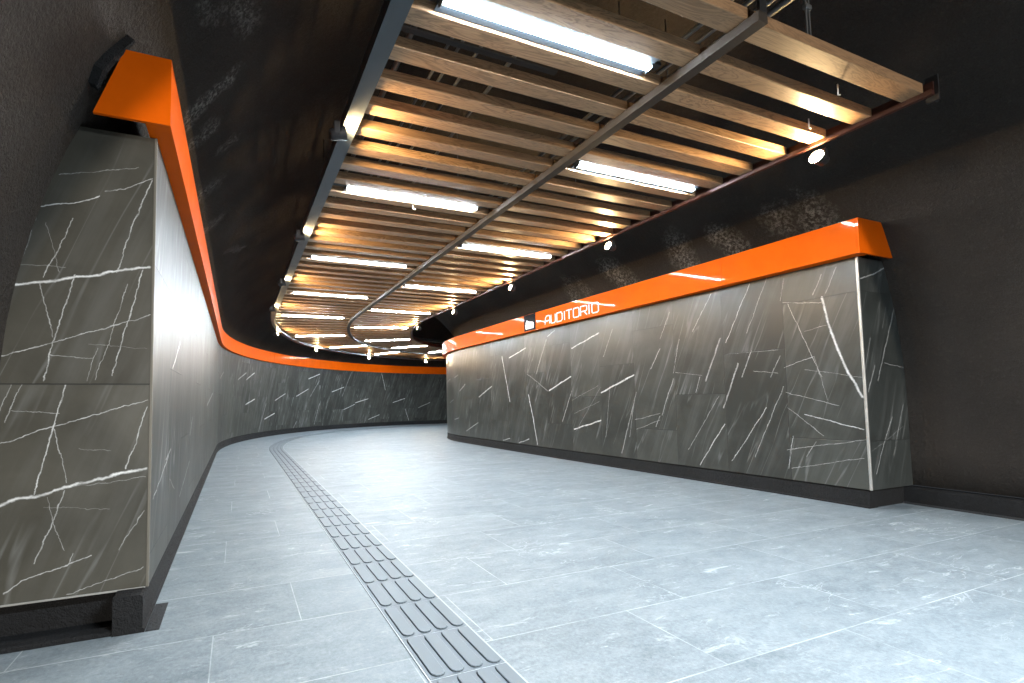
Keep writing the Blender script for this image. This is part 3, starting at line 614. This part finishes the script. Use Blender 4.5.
PITCH = .2715; NS = 33; DTH = PITCH / 6.6; NARC = 38
def slat_s(i): return 1.605 + PITCH * i if i <= 32 else CY + (i - 32) * PITCH + (1.605 + 32 * PITCH - CY)
def slat_mesh(L):
    mb = MB(); mb.box(0, L, -.054, .054, 0, .068, .003); return mb
bays = []
for nm, lab, d0, d1 in (('slat_bay', 'bay of oak slats and dark gaps on the side of the long curved wall', DBL0 + .014, (DBM0 + DBM1) / 2 - .003), ('slat_bay', 'bay of oak slats and dark gaps on the side of the lettered orange band', (DBM0 + DBM1) / 2 + .003, DBR1 - .012)):
    t = thing(nm, lab, 'slatted ceiling', (XL + d0, 1.605, ZS)); first = None
    for i in range(NS + NARC):
        s = slat_s(i); th = ang(s); x, y = pt(d0 + (random.uniform(0, .012) if i else 0), s)
        loc = Vector((x, y, ZS + zdrop(s))) - Vector(t.location)
        if first is None: first = slat_mesh(d1 - d0 - .012).build('slat', M['wood'], t); o = first
        else: o = first.copy(); COL.objects.link(o); o.parent = t
        o.location = loc; o.rotation_euler = (random.uniform(-.02, .02), 0, -th)
    bays.append(t)

# ------------------------------------------------------------------ tube lights
TUBE_E = 60.0
M['tube'] = glow('white tube diffuser', (.78, .90, 1.0), TUBE_E)
ORD = ['first', 'second', 'third', 'fourth', 'fifth', 'sixth', 'seventh', 'eighth']
tubes = {}
for side, d0, lab, idx in ((0, .945 - XL, 'white tube light, %s from the front in the slat bay towards the long curved wall', [1.5, 9.5, 17.5, 25.5, 33.5, 41.5, 49.5, 57.5]),
                           (1, 2.70 - XL, 'white tube light, %s from the front in the slat bay towards the lettered orange band', [5.5, 13.5, 21.5, 29.5, 37.5, 45.5, 53.5, 61.5])):
    for k, i in enumerate(idx):
        s = slat_s(i); th = ang(s); x, y = pt(d0, s); loc = (x, y, ZS + zdrop(s)); L = lab % ORD[k]
        slim = side == 1 and i > 32        # the gaps close up on the inside of the bend
        if slim not in tubes:
            t = tubes[slim] = thing('tube_light', L, 'ceiling light', loc, -th, 'tube lights between the slats')
            mb = MB(); hr = [(.018 * math.cos(PI * q / 8), .016 - .024 * math.sin(PI * q / 8)) for q in range(9)]
            mb.grid([[(xx, a, b) for a, b in hr] for xx in (0, 1.365)], closed=True, smooth=False); mb.face([(0, a, b) for a, b in hr]); mb.face([(1.365, a, b) for a, b in hr]); mb.build('diffuser', M['tube'], t)
            fl = .040 if slim else .076
            mb = MB(); mb.box(-.015, 1.38, -fl, fl, .013, .022, .002); mb.box(-.015, 1.38, -.038, .038, .022, .062, .004); mb.box(-.14, -.015, -.02, .02, .03, .05); mb.box(1.38, 1.45, -.02, .02, .03, .05); mb.build('housing', M['lamphousing'], t)
            for xx in (-.012, 1.367):
                mb = MB(); mb.box(xx, xx + .012, -.030, .030, -.012, .02, .003); mb.build('end_cap', M['lamphousing'], t)
        else: dup(tubes[slim], loc, (0, 0, -th), L)

# ------------------------------------------------------------------ warm spotlights on the edge beams
SPOT_W = 15.0
M['lens'] = glow('warm lamp lens', (1.0, .72, .38), 140.0)
spot0 = None
def spotlight(d, s, aim, label, zoff=0):
    """aim: yaw of the beam, in the plan frame (0 = across, away from the long curved wall)"""
    global spot0
    th = ang(s); x, y = pt(d, s); loc = (x, y, 2.93 + zdrop(s)); rot = (0, 0, aim - th)
    if spot0 is None:
        spot0 = thing('spotlight', label, 'spotlight', loc, rot[2], 'warm spotlights under the edge beams')
        ax = Vector((math.cos(math.radians(14)), 0, math.sin(math.radians(14)))); c = Vector((0, 0, -.055))
        mb = MB(); mb.tube([c - ax * .045, c - ax * .035, c + ax * .03, c + ax * .062], [.030, .040, .042, .050], 20, cap=False); mb.tube([c - ax * .046, c - ax * .044], .030, 20); mb.build('housing', M['darksteel'], spot0)
        mb = MB(); mb.tube([c + ax * .040, c + ax * .050, c + ax * .054], [.040, .040, .030], 20); mb.build('lens', M['lens'], spot0)
        mb = MB(); mb.box(-.02, .02, -.042, -.036, -.07, .018, .002); mb.box(-.02, .02, .036, .042, -.07, .018, .002); mb.box(-.02, .02, -.042, .042, .012, .018); mb.build('bracket', M['darksteel'], spot0)
        ld = bpy.data.lights.new('lamp', 'SPOT'); ld.energy = SPOT_W; ld.color = (1.0, .66, .30); ld.spot_size = math.radians(165); ld.spot_blend = .6; ld.shadow_soft_size = .03
        lo = bpy.data.objects.new('lamp', ld); COL.objects.link(lo); lo.parent = spot0; lo.location = c + ax * .075
        lo.rotation_euler = ax.to_track_quat('-Z', 'Y').to_euler()
    else: dup(spot0, loc, rot, label)
for k, s in enumerate((2.17, 4.36, 6.54, 8.72, TH(.12))):
    spotlight(DBR1 + .045, s, PI, 'lit warm spotlight, %s from the front along the red-tinted edge beam' % ORD[k])
for k, s in enumerate((3.12, 5.27, 7.42, 9.55, TH(.27), TH(.66), TH(1.04), TH(1.40))):
    spotlight(DBL0 - .045, s, -.12, 'warm spotlight, %s from the front along the blue-grey edge beam' % ORD[k])

# ------------------------------------------------------------------ services above the slats
COND = [(1.02, 3.36, .022, 'thick'), (1.34, 3.46, .012, 'thin'), (1.42, 3.46, .012, 'thin'), (1.60, 3.52, .012, 'thin'), (1.95, 3.62, .016, 'thin'), (2.78, 3.42, .016, 'thin'), (2.90, 3.42, .016, 'thin'), (3.02, 3.42, .016, 'thin'), (3.14, 3.44, .022, 'thick')]
for k, (x, z, r, w) in enumerate(COND):
    st = stations(.2, SCE, .4); mb = MB(); P = [(*pt(x - XL, s), z + zdrop(s)) for s in st]; mb.tube(P, r, 8)
    o = mb.build('conduit', M['galv']); tag(o, '%s steel conduit above the slats, %s of nine counted from the long curved wall' % (w, (ORD + ['ninth'])[k]), 'conduit', 'conduits above the slats')
for k, (s, d0, d1, z) in enumerate(((2.6, .9, 2.1, 3.335), (5.2, .9, 2.1, 3.335), (7.9, .9, 2.1, 3.335), (2.6, 2.7, 3.2, 3.39), (5.2, 2.7, 3.2, 3.39), (7.9, 2.7, 3.2, 3.39))):
    mb = MB(); mb.box(d0, d1, s - .02, s + .02, z - .012, z); 
    for dd in (d0 + .01, d1 - .01): mb.tube([(dd, s, z), (dd, s, 4.05)], .006, 6)
    o = mb.build('conduit_hanger', M['darksteel']); tag(o, 'dark trapeze hanger under the conduits, %s from the front on the %s side' % (ORD[k % 3], 'long curved wall' if k < 3 else 'lettered band'), 'hanger', 'conduit hangers')
# plastic ties that dangle below the slats
for k, (x, y, lab) in enumerate(((3.62, 1.72, 'white plastic tie dangling below the front slat near the red-tinted edge beam'), (3.87, 2.02, 'bent white plastic tie below the third slat near the red-tinted edge beam'), (1.66, 4.32, 'small white plastic tie under the slat behind the second tube light'))):
    mb = MB(); mb.tube([(x, y, 3.03), (x, y, 2.985), (x + .012, y + .006, 2.965), (x + .03, y + .004, 2.968)], .0035, 6)
    tag(mb.build('cable_tie', M['cabletie']), lab, 'cable tie')

# ------------------------------------------------------------------ world and look
w = bpy.data.worlds.new('world'); sc.world = w; w.use_nodes = True
w.node_tree.nodes['Background'].inputs[0].default_value = (.02, .022, .025, 1); w.node_tree.nodes['Background'].inputs[1].default_value = .5
vs = sc.view_settings; vs.view_transform = 'Standard'; vs.look = 'None'; vs.gamma = 1.0; vs.use_curve_mapping = False
vs.exposure = 2.6
cy = sc.cycles; cy.max_bounces = 8; cy.diffuse_bounces = 4; cy.glossy_bounces = 4; cy.use_denoising = True; cy.sample_clamp_indirect = 6
